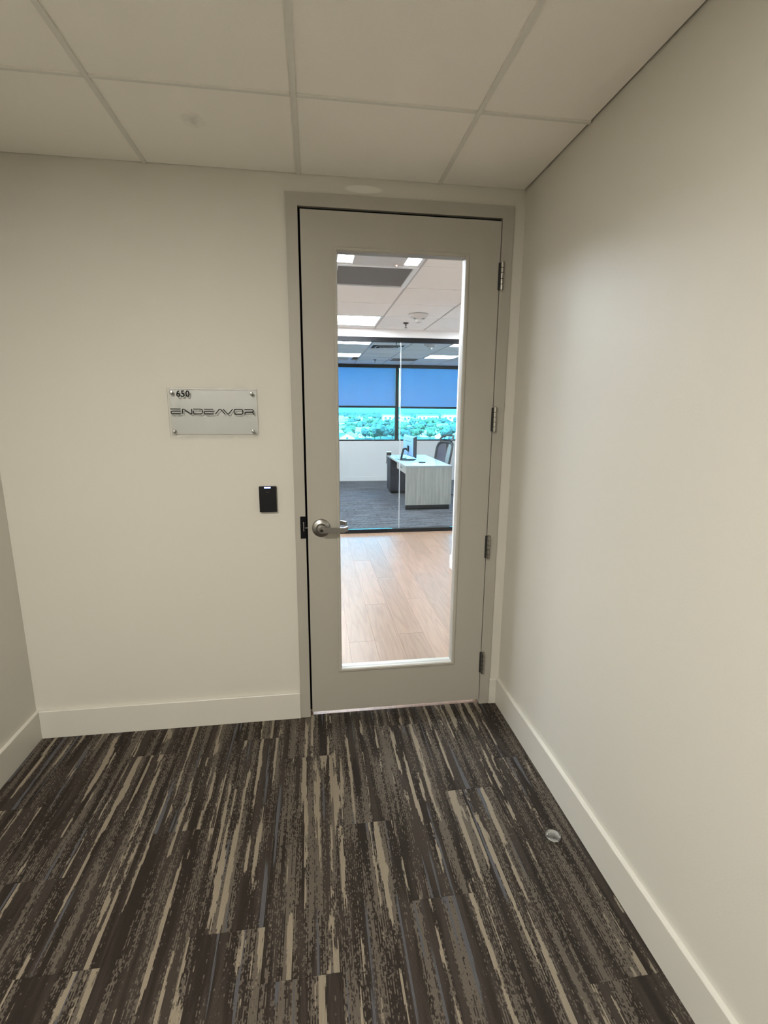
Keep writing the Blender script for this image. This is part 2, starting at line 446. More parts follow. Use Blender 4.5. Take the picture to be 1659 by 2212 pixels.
door = struct(empty('door_1', (0, 0, 0)), 'greige door with a tall glass light, lever handle and four hinges')
GX0, GX1, GZ0, GZ1 = -.853, -.2720, .263, 2.2485
LY0, LY1 = -.010, .034
leaf = MB()
ax0, ax1, az0, az1 = GX0-.012, GX1+.012, GZ0-.012, GZ1+.012
rv = []
for y in (LY0, LY1):
    rv += [(LX0, y, LZ0), (LX1, y, LZ0), (LX1, y, LZ1), (LX0, y, LZ1), (ax0, y, az0), (ax1, y, az0), (ax1, y, az1), (ax0, y, az1)]
rf_ = []
for k in range(4):
    n_ = (k+1) % 4
    rf_ += [(k, n_, 4+n_, 4+k), (8+k, 12+k, 12+n_, 8+n_), (k, 8+k, 8+n_, n_), (4+k, 4+n_, 12+n_, 12+k)]
leaf.add(rv, rf_).build('door_leaf', GREIGE, door)
def bead(y0, y1):
    m = MB(); w = .0125; o = w+.003
    s = -1 if y0 < .01 else 1
    f0, f1 = (y0, y1) if s < 0 else (y1, y0)       # f0 = outer face
    def strip(a, b, outn):
        # a,b inner corner points (x,z), outn outward direction; bevelled section
        vs = []
        for (px, pz), (tx, tz) in ((a, outn[0]), (b, outn[1])):
            for off, yy in ((o, LY0 if s < 0 else LY1), (o, f0+s*-.001), (o-.002, f0), (.004, f0), (0, f0-s*.006), (0, f1)):
                vs.append((px+tx*off, yy, pz+tz*off))
        k = 6
        m.add(vs, [(i, i+1, k+i+1, k+i) for i in range(k-1)])
    A, B, C, D = (GX0, GZ0), (GX1, GZ0), (GX1, GZ1), (GX0, GZ1)
    nA, nB, nC, nD = (-1, -1), (1, -1), (1, 1), (-1, 1)
    strip(A, B, (nA, nB)); strip(B, C, (nB, nC)); strip(C, D, (nC, nD)); strip(D, A, (nD, nA))
    return m
b1 = bead(LY0-.006, .010).build('glazing_bead', GREIGE, door)
b2 = bead(LY1+.006, .014).build('glazing_bead', GREIGE, door)
MB().box(GX0-.002, GX1+.002, .0095, .0145, GZ0-.002, GZ1+.002).build('glass_pane', DOORGLASS, door)
# hinges
for zt, zb in ((2.2335, 2.1155), (1.5865, 1.4725), (.9495, .831), (.3085, .1895)):
    hg = MB(); cx, cy = -.1020, -.0215
    seg = (zt-zb)/5
    for i in range(5):
        z0 = zb+seg*i+.0006; hg.lathe([(.0070, z0), (.0085, z0+.0006), (.0085, z0+seg-.0018), (.0070, z0+seg-.0012)], 16, TR(cx, cy, 0))
    h_ = hg.build('hinge', HINGE, door, smooth=True)
    pin = MB().lathe([(.003, zb-.004), (.0062, zb-.003), (.0062, zb), (.0025, zb), (.0025, zt), (.0064, zt-.0005), (.0064, zt+.003), (.003, zt+.0045)], 14, TR(cx, cy, 0))
    pin.build('hinge_pin', HINGE, h_, smooth=True)
    MB().box(-.1165, cx-.001, -.0150, -.0098, zb+.001, zt-.001).build('hinge_gap_dark', HGAP, h_)  # dark plate standing in for the shaded gap beside the barrel
# lever handle, both sides
def lever(side):
    s = -1 if side == 'out' else 1
    y0 = LY0 if s < 0 else LY1
    M = Matrix.Translation((-.944, y0, 1.012)) @ (FACE_Y if s < 0 else Matrix.Rotation(-math.pi/2, 4, 'X'))
    rose = MB().lathe([(.0445, 0), (.0445, .003), (.042, .006), (.034, .010), (.0245, .0125), (.0215, .020), (.0205, .030), (.0150, .034)], 40, M)
    rs = rose.build('lever_rose', STEEL, door, smooth=True)
    neck = MB().lathe([(.0125, .030), (.0125, .058)], 24, M)
    yc = y0 + s*.056; hw = .0115; th = .0105
    # lever arm: flat bar swept in plan, rounded hub end
    pts = [(-.944, yc), (-.920, yc), (-.890, yc), (-.860, yc), (-.8395, yc), (-.8200, yc-s*.026)]
    wid = [.0125, .0130, .0122, .0117, .0115, .0112]
    vs = []; fs = []
    for i, (px, py) in enumerate(pts):
        a = pts[max(i-1, 0)]; b_ = pts[min(i+1, len(pts)-1)]
        d = Vector((b_[0]-a[0], b_[1]-a[1])).normalized(); n = Vector((-d.y, d.x))
        w = wid[i]; c = .0008
        for (q, z) in ((-th/2, -w+c), (-th/2+c, -w), (th/2-c, -w), (th/2, -w+c), (th/2, w-c), (th/2-c, w), (-th/2+c, w), (-th/2, w-c)):
            vs.append((px+n.x*q, py+n.y*q, 1.012+z))
    for i in range(len(pts)-1):
        for k in range(8): fs.append((i*8+k, i*8+(k+1) % 8, (i+1)*8+(k+1) % 8, (i+1)*8+k))
    fs.append(tuple(range(8))); fs.append(tuple((len(pts)-1)*8+k for k in range(8)))
    neck.add(vs, fs)
    hubM = Matrix.Translation((-.944, yc - s*th/2, 1.012)) @ (FACE_Y if s < 0 else Matrix.Rotation(-math.pi/2, 4, 'X'))
    neck.lathe([(.0125, 0), (.0130, .001), (.0130, th-.001), (.0118, th+.0012)], 28, hubM)
    neck.build('lever_arm', STEEL, rs, smooth=True)
    if s < 0:
        ky = yc - th/2 - .0012
        MB().lathe([(.0092, 0), (.0092, .0006), (.0065, .0006), (.0062, -.002)], 24, Matrix.Translation((-.944, ky-.0003, 1.012)) @ FACE_Y).build('key_ring', CHROME, rs, smooth=True)
        MB().lathe([(.0064, 0), (.0064, .0004)], 20, Matrix.Translation((-.944, ky-.0002, 1.012)) @ FACE_Y).add(
            [(-.9449, ky-.0009, 1.0075), (-.9431, ky-.0009, 1.0075), (-.9431, ky-.0009, 1.0165), (-.9449, ky-.0009, 1.0165)], [(0, 1, 2, 3)]).build('key_cylinder', paint('key_plug', (.05, .045, .04), .3, metal=.8), rs, smooth=True)
lever('out'); lever('in')

# ------------------------------------------------------------------ office sign
sign = tag(empty('office_sign', (-1.411, 0, 1.556)), 'brushed metal suite sign with black lettering, on the wall left of the door', 'sign')
def S(x, y, z): return (x+1.411, y, z-1.556)
def local_box(name, mat, x0, x1, y0, y1, z0, z1, parent, b=0):
    return MB().box(x0+1.411, x1+1.411, y0, y1, z0-1.556, z1-1.556, b).build(name, mat, parent, smooth=b > 0)
local_box('metal_plate', ALU, -1.5975, -1.2205, -.0035, -.0005, 1.4590, 1.6605, sign, .0005)
AY0, AY1 = -.0235, -.0185
ac = local_box('acrylic_panel', ACRYL, -1.6010, -1.2205, AY0, AY1, 1.4470, 1.6615, sign, .0006)
for sx in (-1.5830, -1.2425):
    for sz in (1.6400, 1.4735):
        M = Matrix.Translation(S(sx, 0, sz)) @ FACE_Y
        st = MB().lathe([(.0058, .0036), (.0058, .0184)], 18, M).lathe([(.0072, .0236), (.0076, .0245), (.0076, .0270), (.0062, .0290), (.0030, .0298)], 20, M)
        st.build('standoff_screw', CHROME, sign, smooth=True)
# lettering cut as flat strokes; stroke paths in a 1/7.213 pixel frame of the sign
def sx_(c): return -1.5920 + (c-205)*2.760e-4
def sz_(c): return 1.5705 - (c-462)*2.790e-4
strokes = {
 'E': [[(205, 462), (362, 462)], [(362, 497), (226, 497), (217, 501), (213, 510), (215, 528), (220, 535), (232, 538), (362, 538)]],
 'N': [[(390, 541), (389, 472), (393, 464), (402, 463), (412, 468), (510, 534), (520, 538), (529, 534), (531, 526), (527, 457)]],
 'D': [[(552, 462), (668, 462), (684, 466), (692, 476), (693, 488), (691, 520), (684, 532), (670, 537), (558, 537)], [(558, 490), (558, 537)]],
 'E2': [[(720, 463), (862, 463)], [(870, 498), (736, 498), (726, 502), (722, 510), (723, 528), (729, 535), (741, 538), (866, 538)]],
 'A': [[(893, 541), (950, 470), (962, 462), (976, 463), (986, 470), (1045, 541)]],
 'V': [[(1015, 460), (1078, 532), (1090, 538), (1102, 532), (1167, 460)]],
 'O': [[(1210, 463), (1302, 464), (1318, 470), (1324, 482), (1324, 520), (1317, 534), (1302, 539), (1210, 539), (1194, 534), (1187, 520), (1187, 482), (1194, 469), (1210, 463)]],
 'R': [[(1350, 466), (1468, 466), (1484, 471), (1491, 482), (1491, 494), (1485, 505), (1470, 509), (1372, 509), (1361, 514), (1358, 524), (1358, 545)], [(1474, 509), (1488, 522), (1499, 545)]],
}
def ribbon(m, path, w, y0, y1):
    P = [Vector((sx_(a)+1.411, sz_(b)-1.556)) for a, b in path]; L = []; R_ = []
    closed = (P[0]-P[-1]).length < 1e-6
    n = len(P)
    for i in range(n):
        if closed: d1 = P[i]-P[i-1] if i else P[0]-P[-2]; d2 = (P[i+1]-P[i]) if i < n-1 else P[1]-P[0]
        else: d1 = P[i]-P[i-1] if i else P[1]-P[0]; d2 = P[i+1]-P[i] if i < n-1 else P[i]-P[i-1]
        d1 = d1.normalized(); d2 = d2.normalized(); t = (d1+d2).normalized(); nn = Vector((-t.y, t.x)); k = w/2/max(.55, t.dot(d1))
        L.append(P[i]+nn*k); R_.append(P[i]-nn*k)
    vs = []
    for l, r in zip(L, R_): vs += [(l.x, y0, l.y), (r.x, y0, r.y), (r.x, y1, r.y), (l.x, y1, l.y)]
    fs = []
    for i in range(n-1):
        a, b_ = i*4, i*4+4
        for k in range(4): fs.append((a+k, a+(k+1) % 4, b_+(k+1) % 4, b_+k))
    fs += [(0, 1, 2, 3), ((n-1)*4+3, (n-1)*4+2, (n-1)*4+1, (n-1)*4)]
    m.add(vs, fs)
for key, pl_ in strokes.items():
    m = MB()
    for i, path in enumerate(pl_): ribbon(m, path, .0038, AY0-.0004+.00003*i, AY0+.0001)
    m.build('letter', INK, sign)
def text_mesh(name, body, size, mat, parent, loc, rot, extrude=.0003, offset=0.0, squeeze=1.0):
    cu = bpy.data.curves.new(name, 'FONT'); cu.body = body; cu.size = size; cu.extrude = extrude; cu.offset = offset
    tmp = bpy.data.objects.new(name+'_tmp', cu); COL.objects.link(tmp)
    dg = bpy.context.evaluated_depsgraph_get(); me = bpy.data.meshes.new_from_object(tmp.evaluated_get(dg))
    bpy.data.objects.remove(tmp); bpy.data.curves.remove(cu)
    me.materials.clear(); me.materials.append(mat)
    for v in me.vertices: v.co.x *= squeeze
    o = bpy.data.objects.new(name, me); COL.objects.link(o); o.parent = parent; o.location = loc; o.rotation_euler = rot
    return o
for i, ch in enumerate('650'):
    text_mesh('numeral', ch, .0375, INK, sign, S(-1.5630+i*.0196, AY0-.0003, 1.6235), (math.pi/2, 0, 0), .0002, .00075, .92)

# ------------------------------------------------------------------ card reader
rd = tag(empty('card_reader', (-1.190, 0, 1.158)), 'black wall card reader with a lit blue bar, between sign and door frame', 'card reader')
MB().box(-.0395, .0395, -.020, -.0005, -.0610, .0610, .003).build('reader_body', BLACKP, rd, smooth=True)
MB().box(-.0145, .0145, -.0206, -.0195, .0525, .0585, .0005).build('indicator_bar', LEDBLUE, rd)
MB().box(-.007, -.001, -.0203, -.0198, .0330, .0355).box(.001, .007, -.0203, -.0198, .0330, .0352).build('printed_mark', GREYMARK, rd)

# ------------------------------------------------------------------ clear disc on the carpet
CLEARP = glass('clear_plastic', (.95, .945, .925), 1.42, .05, .75)
dm = MB().lathe([(.0285, .0015), (.0285, .005), (.0270, .0085), (.0225, .0105), (.0195, .0085), (.0185, .0060), (.006, .0050)], 40)
d_ = dm.build('door_bumper', CLEARP, None, (-.110, -.876, .0004), smooth=True)
tag(d_, 'small clear plastic ring-shaped bumper lying on the carpet near the right baseboard', 'bumper')

# ------------------------------------------------------------------ office beyond the door: floor
def wood_material():
    m, t, b = new_mat('oak_vinyl_plank')
    tc = t.nodes.new('ShaderNodeTexCoord'); oi = t.nodes.new('ShaderNodeObjectInfo')
    sp = t.nodes.new('ShaderNodeSeparateXYZ'); t.links.new(tc.outputs['Object'], sp.inputs[0])
    off = math_node(t, 'MULTIPLY', oi.outputs['Random'], 57.3)
    v = combine(t, math_node(t, 'MULTIPLY', sp.outputs[0], 9.0), math_node(t, 'MULTIPLY', sp.outputs[1], .75), off)
    big = noise(t, v, 1.0, 2)
    v2 = combine(t, math_node(t, 'MULTIPLY', sp.outputs[0], 130), math_node(t, 'MULTIPLY', sp.outputs[1], 5), off)
    fine = noise(t, v2, 1.0, 3)
    rings = math_node(t, 'FRACT', math_node(t, 'MULTIPLY', big, 9.0))
    rg = math_node(t, 'MULTIPLY', smooth(t, rings, .0, .25), smooth(t, rings, 1.0, .6))
    col = mix_col(t, math_node(t, 'MULTIPLY', rg, .40), (.165, .104, .068), (.240, .160, .110))
    col = mix_col(t, math_node(t, 'MULTIPLY', smooth(t, fine, .45, .75), .5), col, (.150, .090, .057))
    tone = math_node(t, 'MULTIPLY_ADD', oi.outputs['Random'], .20, .90)
    col = mix_col(t, 1.0, col, combine(t, tone, tone, tone), 'MULTIPLY')
    t.links.new(col, b.inputs['Base Color'])
    t.links.new(math_node(t, 'MULTIPLY_ADD', fine, .06, .29), b.inputs['Roughness'])
    b.inputs['Specular IOR Level'].default_value = .27
    bn = t.nodes.new('ShaderNodeBump'); bn.inputs['Strength'].default_value = .03; bn.inputs['Distance'].default_value = .001
    t.links.new(fine, bn.inputs['Height']); t.links.new(bn.outputs[0], b.inputs['Normal'])
    return m
WOOD = wood_material()
fo = struct(box('floor_office', paint('plank_underlay', (.16, .10, .06), .7), OX0, OX1, .0060, PY+.05, -.06, -.004), 'light oak plank floor of the room behind the door')
pwid, plen = .180, 1.22
i = 0; x = OX0
while x < OX1:
    x1 = min(x+pwid, OX1); s = .01 - ((i*0.4637) % 1.0)*plen
    if -1.5 < x < 1.6:
        while s < PY+.04:
            a, b_ = max(s, .0065), min(s+plen, PY+.045)
            if b_ > a+.02: box('floor_plank', WOOD, x+.0005, x1-.0005, a+.0005, b_-.0005, -.004, 0.0+random.uniform(-.0003, .0003), fo)
            s += plen
    x = x1; i += 1
for a, b_ in ((OX0, -1.5+.0-(( -1.5-OX0) % pwid)), ):
    pass
MB().box(OX0, OX0+math.ceil((-1.5-OX0)/pwid)*pwid-.001, .03, PY+.04, -.004, -.0005).build('outer_planks', WOOD, fo)['kind'] = 'stuff'
MB().box(OX0+math.ceil((1.6-OX0)/pwid)*pwid+.001, OX1, .03, PY+.04, -.004, -.0005).build('outer_planks', WOOD, fo)['kind'] = 'stuff'

struct(box('wall_office_left', WHITE, OX0-.12, OX0, WT, WY+.2, -.06, 2.95), 'white office wall on the left beyond the door')
struct(box('wall_office_right', WHITE, OX1, OX1+.12, WT, WY+.2, -.06, 2.95), 'white office wall on the right beyond the door')
struct(box('wall_return', WHITE, .396, OX1, 2.14, 2.34, 0, 2.95), 'white wall end standing into the office at the right of the door glass')
rb = MB().box(.382, .396, 2.126, 2.354, .0005, .133, .002).box(.396, 2.0, 2.126, 2.1398, .0005, .133, .002)
struct(rb.build('baseboard_return', WHITE, smooth=True), 'white baseboard wrapping the office wall end')

# ------------------------------------------------------------------ office ceiling
co = struct(empty('ceiling_office', (0, 0, H)), 'white tile ceiling of the room behind the door')
ox = [-.2131 + T2*k for k in range(-6, 7)]; oy = [.63, 1.2396, 1.8492, 2.4588, 3.0684, 3.678]
xs2 = [OX0] + [x for x in ox if OX0 < x < OX1] + [OX1]; ys2 = [WT] + oy + [PY-.02]
def near(a, b): return abs(a-b) < .002
OL = [(-.8227, .63), (-.8227, 3.0684)]                   # troffers in view
OLX = [(-2.6515, 1.8492), (-2.6515, 3.0684), (-2.042, .63), (1.0061, .63), (1.0061, 3.0684), (2.2253, 3.0684), (-2.042, 2.4588), (-1.4323, 1.2396), (-1.4323, 2.4588)]  # out of view, added to brighten the office
OGR = [(-.8227, 1.2396)]
for i in range(len(xs2)-1):
    for j in range(len(ys2)-1):
        x0, x1, y0, y1 = xs2[i], xs2[i+1], ys2[j], ys2[j+1]
        if any(near(x0, a) and near(y0, b) for a, b in OL+OLX+OGR) or x1-x0 < .03 or y1-y0 < .03: continue
        if y0 < 2.2 and y1 > 2.1 and x0 > .3: pass
        box('ceiling_tile', OTILE, x0+.006, x1-.006, y0+.005, y1-.005, H+.003, H+.018, co, b=.0015)
for x in xs2[1:-1]: box('grid_bar', OGRID, x-.007, x+.007, WT, PY-.02, H-.001, H+.03, co)
for y in oy:
    for i in range(len(xs2)-1):
        if xs2[i+1]-xs2[i] > .03: box('grid_bar', OTILE, xs2[i]+.0075, xs2[i+1]-.0075, y-.006, y+.006, H-.0005, H+.028, co)
struct(MB().box(OX0, OX1, WT, WY+.2, 0, .15).build('ceiling_slab', GAP, None, (0, 0, 2.86)), 'dark slab above the office ceilings')
def cell(a, b): return (a, a+T2, b, b+T2)
troffer('office_troffer', *cell(*OL[0]), H, LENS_O, 'square office light with a grey centre panel between two bright strips, nearest the door', True, led=True)
troffer('office_troffer', *cell(*OL[1]), H, LENS_O, 'square bright office light just in front of the black-framed glass partition')
for q in OLX: troffer('office_troffer', *cell(*q), H, LENS_O, 'unseen square office light added off to the side to brighten the room', group='added office lights')
def grille(name, x0, x1, y0, y1, z, label, core=GRILLE, fw=.035):
    r = tag(empty(name, ((x0+x1)/2, (y0+y1)/2, z)), label, 'air grille'); hx, hy = (x1-x0)/2-.008, (y1-y0)/2-.008
    m = MB().box(-hx, hx, -hy, -hy+fw, -.006, .02, .002).box(-hx, hx, hy-fw, hy, -.006, .02, .002).box(-hx, -hx+fw, -hy+fw, hy-fw, -.006, .02, .002).box(hx-fw, hx, -hy+fw, hy-fw, -.006, .02, .002)
    m.build('grille_frame', FIXW, r, smooth=True)
    MB().box(-hx+fw, hx-fw, -hy+fw, hy-fw, .012, .02).build('grille_back', core, r)
    n = 22; sl_ = MB(); w = (2*(hy-fw))/n
    for k in range(n): yy = -hy+fw+w*k; sl_.add([(-hx+fw, yy, .011), (hx-fw, yy, .011), (hx-fw, yy+w*.6, .002), (-hx+fw, yy+w*.6, .002)], [(0, 1, 2, 3)])
    s_ = sl_.build('louvres', core, r); s_['kind'] = 'stuff'
    return r
grille('return_air_grille', *cell(*OGR[0]), H, 'dark grey square air return grille with a white frame beside the nearest office light')
DETW = paint('shaded_white_plastic', (.60, .575, .565), .4)  # white plastic greyed, the shading of the dome put into its colour
def detector(x, y, z, label):
    r = tag(empty('smoke_detector', (x, y, z)), label, 'smoke detector')
    MB().lathe([(.096, 0), (.098, -.006), (.092, -.024), (.064, -.040), (.030, -.048)], 36).build('detector_base', DETW, r, smooth=True)
    MB().lathe([(.030, -.0485), (.033, -.054), (.028, -.074), (.014, -.082)], 24).build('sensor_head', paint('lens_plastic', (.75, .74, .73), .15), r, smooth=True)
    for a in (-.9, .9): MB().box(-.014, .014, -.009, .009, -.014, .0, .003).build('strobe_lens', CHROME, r, (math.sin(a)*.055, -math.cos(a)*.055, -.036), smooth=True)
    return r
detector(.121, 2.90, H-.0015, 'white round ceiling detector in front of the glass partition')
SPR = paint('dark_bronze', (.09, .07, .06), .4, metal=.6)
def sprinkler(x, y, z, label):
    r = tag(empty('fire_sprinkler', (x, y, z)), label, 'sprinkler')
    MB().lathe([(.033, 0), (.033, -.003), (.022, -.010), (.010, -.012)], 20).build('escutcheon', SPR, r, smooth=True)
    MB().lathe([(.008, -.0125), (.008, -.030), (.005, -.032), (.004, -.048), (.006, -.050)], 12).build('nozzle', SPR, r, smooth=True)
    MB().lathe([(.018, -.0505), (.018, -.053)], 16).build('deflector', SPR, r)
    return r
sprinkler(.085, 3.41, H-.0015, 'small dark ceiling sprinkler next to the round detector before the partition')

# ------------------------------------------------------------------ glass partition
struct(box('wall_bulkhead', WHITE, OX0, OX1, PY-.02, PY+.09, 2.446, 2.95), 'white bulkhead band over the glass partition')
wp = struct(empty('window_1', (0, PY, 0)), 'frameless glass partition with black top and bottom tracks')
MB().box(OX0, OX1, -.025, .045, 2.392, 2.4455, .002).build('top_track', BLACKM, wp, smooth=True)
MB().box(OX0, OX1, -.025, .045, .0005, .048, .002).build('bottom_track', BLACKM, wp, smooth=True)
jx = [OX0, -2.32, -1.10, .119, 1.34, 2.56, OX1]
EDGE = paint('polished_glass_edge', (.33, .35, .37), .2)
for i in range(len(jx)-1):
    MB().box(jx[i]+.002, jx[i+1]-.002, .004, .014, .0485, 2.3915).build('glass_pane', PARTGLASS, wp)
for x in jx[1:-1]:
    MB().box(x-.0045, x+.0045, .001, .017, .0485, 2.3915).build('glass_joint', EDGE, wp)

# ------------------------------------------------------------------ inner office: floor, walls, ceiling
def bcarpet():
    m, t, b = new_mat('grey_office_carpet')
    tc = t.nodes.new('ShaderNodeTexCoord'); mp = t.nodes.new('ShaderNodeMapping'); mp.inputs['Scale'].default_value = (2.2, 15, 1)
    t.links.new(tc.outputs['Object'], mp.inputs[0]); f = noise(t, mp.outputs[0], 1.0, 5, .65)
    mp2 = t.nodes.new('ShaderNodeMapping'); mp2.inputs['Scale'].default_value = (25, 120, 1); t.links.new(tc.outputs['Object'], mp2.inputs[0])
    g = noise(t, mp2.outputs[0], 1.0, 3, .6)
    c = mix_col(t, smooth(t, f, .36, .66), (.016, .019, .026), (.082, .087, .102))
    c = mix_col(t, smooth(t, g, .50, .72), c, (.24, .25, .27))
    t.links.new(c, b.inputs['Base Color']); b.inputs['Roughness'].default_value = .9; b.inputs['Specular IOR Level'].default_value = .3
    return m
struct(box('floor_inner_office', bcarpet(), BX0-.3, BX1+.3, PY+.0515, WY+.01, -.06, -.0005), 'mottled dark grey carpet of the inner office')
struct(box('wall_inner_left', WHITE, BX0-.1, BX0, PY+.092, WY, 0, 2.95), 'white wall on the left of the inner office')
struct(box('wall_inner_right', WHITE, BX1, BX1+.1, PY+.092, WY, 0, 2.95), 'white wall on the right of the inner office')
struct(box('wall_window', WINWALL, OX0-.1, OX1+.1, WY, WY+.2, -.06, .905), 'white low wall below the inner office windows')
struct(box('wall_window_side', WHITE, OX0-.1, -1.0, WY, WY+.2, .906, 2.95), 'white wall beside the windows')
struct(box('wall_window_end', WHITE, 2.80, OX1+.1, WY, WY+.2, .906, 2.95), 'white wall beside the right window')
struct(box('wall_window_top', WHITE, -.999, 2.799, WY, WY+.2, 2.592, 2.95), 'white wall above the windows')
bb = MB().box(BX0+.001, BX1-.001, WY-.013, WY-.0005, .0005, .100, .002)
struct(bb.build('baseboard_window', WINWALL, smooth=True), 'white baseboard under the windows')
c2 = struct(empty('ceiling_inner_office', (0, 0, H2)), 'white tile ceiling of the inner office')
kx = [-.070 + .6*k for k in range(-4, 6)]; ky = [4.29, 4.895, 5.50, 6.105, 6.71, 7.315, 7.92, 8.525]
xs3 = [BX0] + [x for x in kx if BX0+.05 < x < BX1-.05] + [BX1]; ys3 = [PY+.095] + ky + [WY-.01]
BL = [(-.67, 4.895), (-.67, 6.71), (1.13, 6.71), (1.13, 4.895)]
BV = [(-.07, 5.50), (.53, 7.315), (-.67, 7.315)]
for i in range(len(xs3)-1):
    for j in range(len(ys3)-1):
        x0, x1, y0, y1 = xs3[i], xs3[i+1], ys3[j], ys3[j+1]
        if any(near(x0, a) and near(y0, b) for a, b in BL+BV+[(-1.27, 4.895), (-1.27, 6.71), (1.73, 4.895)]): continue
        box('ceiling_tile', OTILE, x0+.006, x1-.006, y0+.005, y1-.005, H2+.003, H2+.018, c2, b=.0015)
for x in xs3[1:-1]: box('grid_bar', OGRID, x-.007, x+.007, PY+.095, WY-.01, H2-.001, H2+.03, c2)
for y in ky:
    for i in range(len(xs3)-1): box('grid_bar', OTILE, xs3[i]+.0075, xs3[i+1]-.0075, y-.006, y+.006, H2-.0005, H2+.028, c2)
lb = ['square inner office light just behind the partition, left of the glass joint', 'square inner office light near the window above the left shade',
      'square inner office light nearest the window above the right shade', 'square inner office light behind the partition at the far right']
for q in ((-1.27, 4.895), (-1.27, 6.71), (1.73, 4.895)): troffer('inner_office_troffer', q[0], q[0]+.6, q[1], q[1]+.605, H2, LENS_B, 'unseen square inner office light added to the side to brighten the room', group='added inner office lights')  # unseen troffers added to lift the inner ceiling brightness
for q, l in zip(BL, lb): troffer('inner_office_troffer', q[0], q[0]+.6, q[1], q[1]+.605, H2, LENS_B, l)
def diffuser(x, y, w, z, label):
    r = tag(empty('air_diffuser', (x+w/2, y+w/2, z)), label, 'air diffuser'); h = w/2-.01
    def ring(a, za, b_, zb):
        vs = [(sx*a, sy*a, za) for sx, sy in ((-1, -1), (1, -1), (1, 1), (-1, 1))] + [(sx*b_, sy*b_, zb) for sx, sy in ((-1, -1), (1, -1), (1, 1), (-1, 1))]
        return MB().add(vs, [(i, (i+1) % 4, 4+(i+1) % 4, 4+i) for i in range(4)])
    for a, za, b_, zb in ((h, -.001, h-.04, .012), (h-.075, -.012, h-.115, .006), (h-.15, -.018, h-.19, .004)):
        ring(a, za, b_, zb).build('vane_ring', FIXW, r)
    MB().box(-h+.22, h-.22, -h+.22, h-.22, -.020, -.012, .003).build('centre_plate', FIXW, r, smooth=True)
    MB().box(-h, h, -h, h, .022, .026).build('dark_throat', paint('duct_black', (.06, .06, .065), .8), r)
    return r
diffuser(-.07, 5.50, .6, H2, 'square stepped air diffuser in the inner office ceiling left of the glass joint')
grille('return_air_grille', .53, 1.13, 7.315, 7.92, H2, 'grey square air return grille above the right window shade')
grille('return_air_grille', -.67, -.20, 7.315, 7.92, H2, 'pale white-framed air grille above the left window shade', core=paint('pale_core', (.5, .52, .55), .6), fw=.06)
detector(.80, 5.24, H2-.0015, 'white round ceiling detector behind the partition, between diffuser and far right light')
sprinkler(.255, 5.10, H2-.0015, 'small dark sprinkler by the square stepped diffuser')
sprinkler(.262, 7.70, H2-.0015, 'small dark sprinkler above the left window shade')

# ------------------------------------------------------------------ windows and shades
FRB = paint('black_window_frame', (.006, .007, .009), .5, spec=.2)
for nm, x0, x1 in (('window_2', -1.0, .895), ('window_3', .895, 2.80)):
    w = struct(empty(nm, ((x0+x1)/2, WY, 0)), 'black framed tinted window, %s of the mullion' % ('left' if x0 < 0 else 'right'))
    hx = (x1-x0)/2; f = .040
    m = MB().box(-hx, hx, .02, .11, .9065, .935, .002).box(-hx, hx, .02, .11, 2.555, 2.59, .002).box(-hx, -hx+f, .02, .11, .935, 2.555, .002).box(hx-f, hx, .02, .11, .935, 2.555, .002)
    m.build('window_frame', FRB, w, smooth=True)
    MB().box(-hx+f, hx-f, .065, .071, .935, 2.555).build('glass_pane', WINGLASS, w)
def shade_material():
    m, t, b = new_mat('woven_solar_screen'); t.nodes.remove(b)
    tc = t.nodes.new('ShaderNodeTexCoord')
    mp = t.nodes.new('ShaderNodeMapping'); mp.inputs['Scale'].default_value = (14, 1, .6); t.links.new(tc.outputs['Object'], mp.inputs[0])
    f = noise(t, mp.outputs[0], 1.0, 3)
    tl = N(t, 'ShaderNodeBsdfTranslucent'); t.links.new(mix_col(t, f, (.40, .54, .80), (.46, .62, .92)), tl.inputs[0])
    df = N(t, 'ShaderNodeBsdfDiffuse'); df.inputs[0].default_value = (.25, .25, .29, 1)
    tr = N(t, 'ShaderNodeBsdfTransparent'); tr.inputs[0].default_value = (1, 1, 1, 1)
    m1 = N(t, 'ShaderNodeMixShader'); m1.inputs[0].default_value = .45; m2 = N(t, 'ShaderNodeMixShader'); m2.inputs[0].default_value = .06
    t.links.new(tl.outputs[0], m1.inputs[1]); t.links.new(df.outputs[0], m1.inputs[2])
    t.links.new(m1.outputs[0], m2.inputs[1]); t.links.new(tr.outputs[0], m2.inputs[2])
    t.links.new(m2.outputs[0], t.nodes['Material Output'].inputs[0])
    return m
SHADE = shade_material()
for x0, x1, zb, lbl in ((-.98, .845, 1.655, 'blue backlit roller shade half drawn over the window left of the mullion'), (.945, 2.78, 1.645, 'blue backlit roller shade half drawn over the window right of the mullion')):
    r = tag(empty('roller_shade', ((x0+x1)/2, WY, zb)), lbl, 'roller shade'); hx = (x1-x0)/2
    MB().box(-hx-.035, hx+.035, -.060, -.001, 2.490-zb, 2.5585-zb, .003).build('cassette', FRB, r, smooth=True)
    MB().box(-hx, hx, -.012, -.0115, .018, 2.493-zb).build('shade_cloth', SHADE, r)
    MB().box(-hx-.004, hx+.004, -.019, -.005, -.022, .022, .003).build('hem_bar', FRB, r, smooth=True)

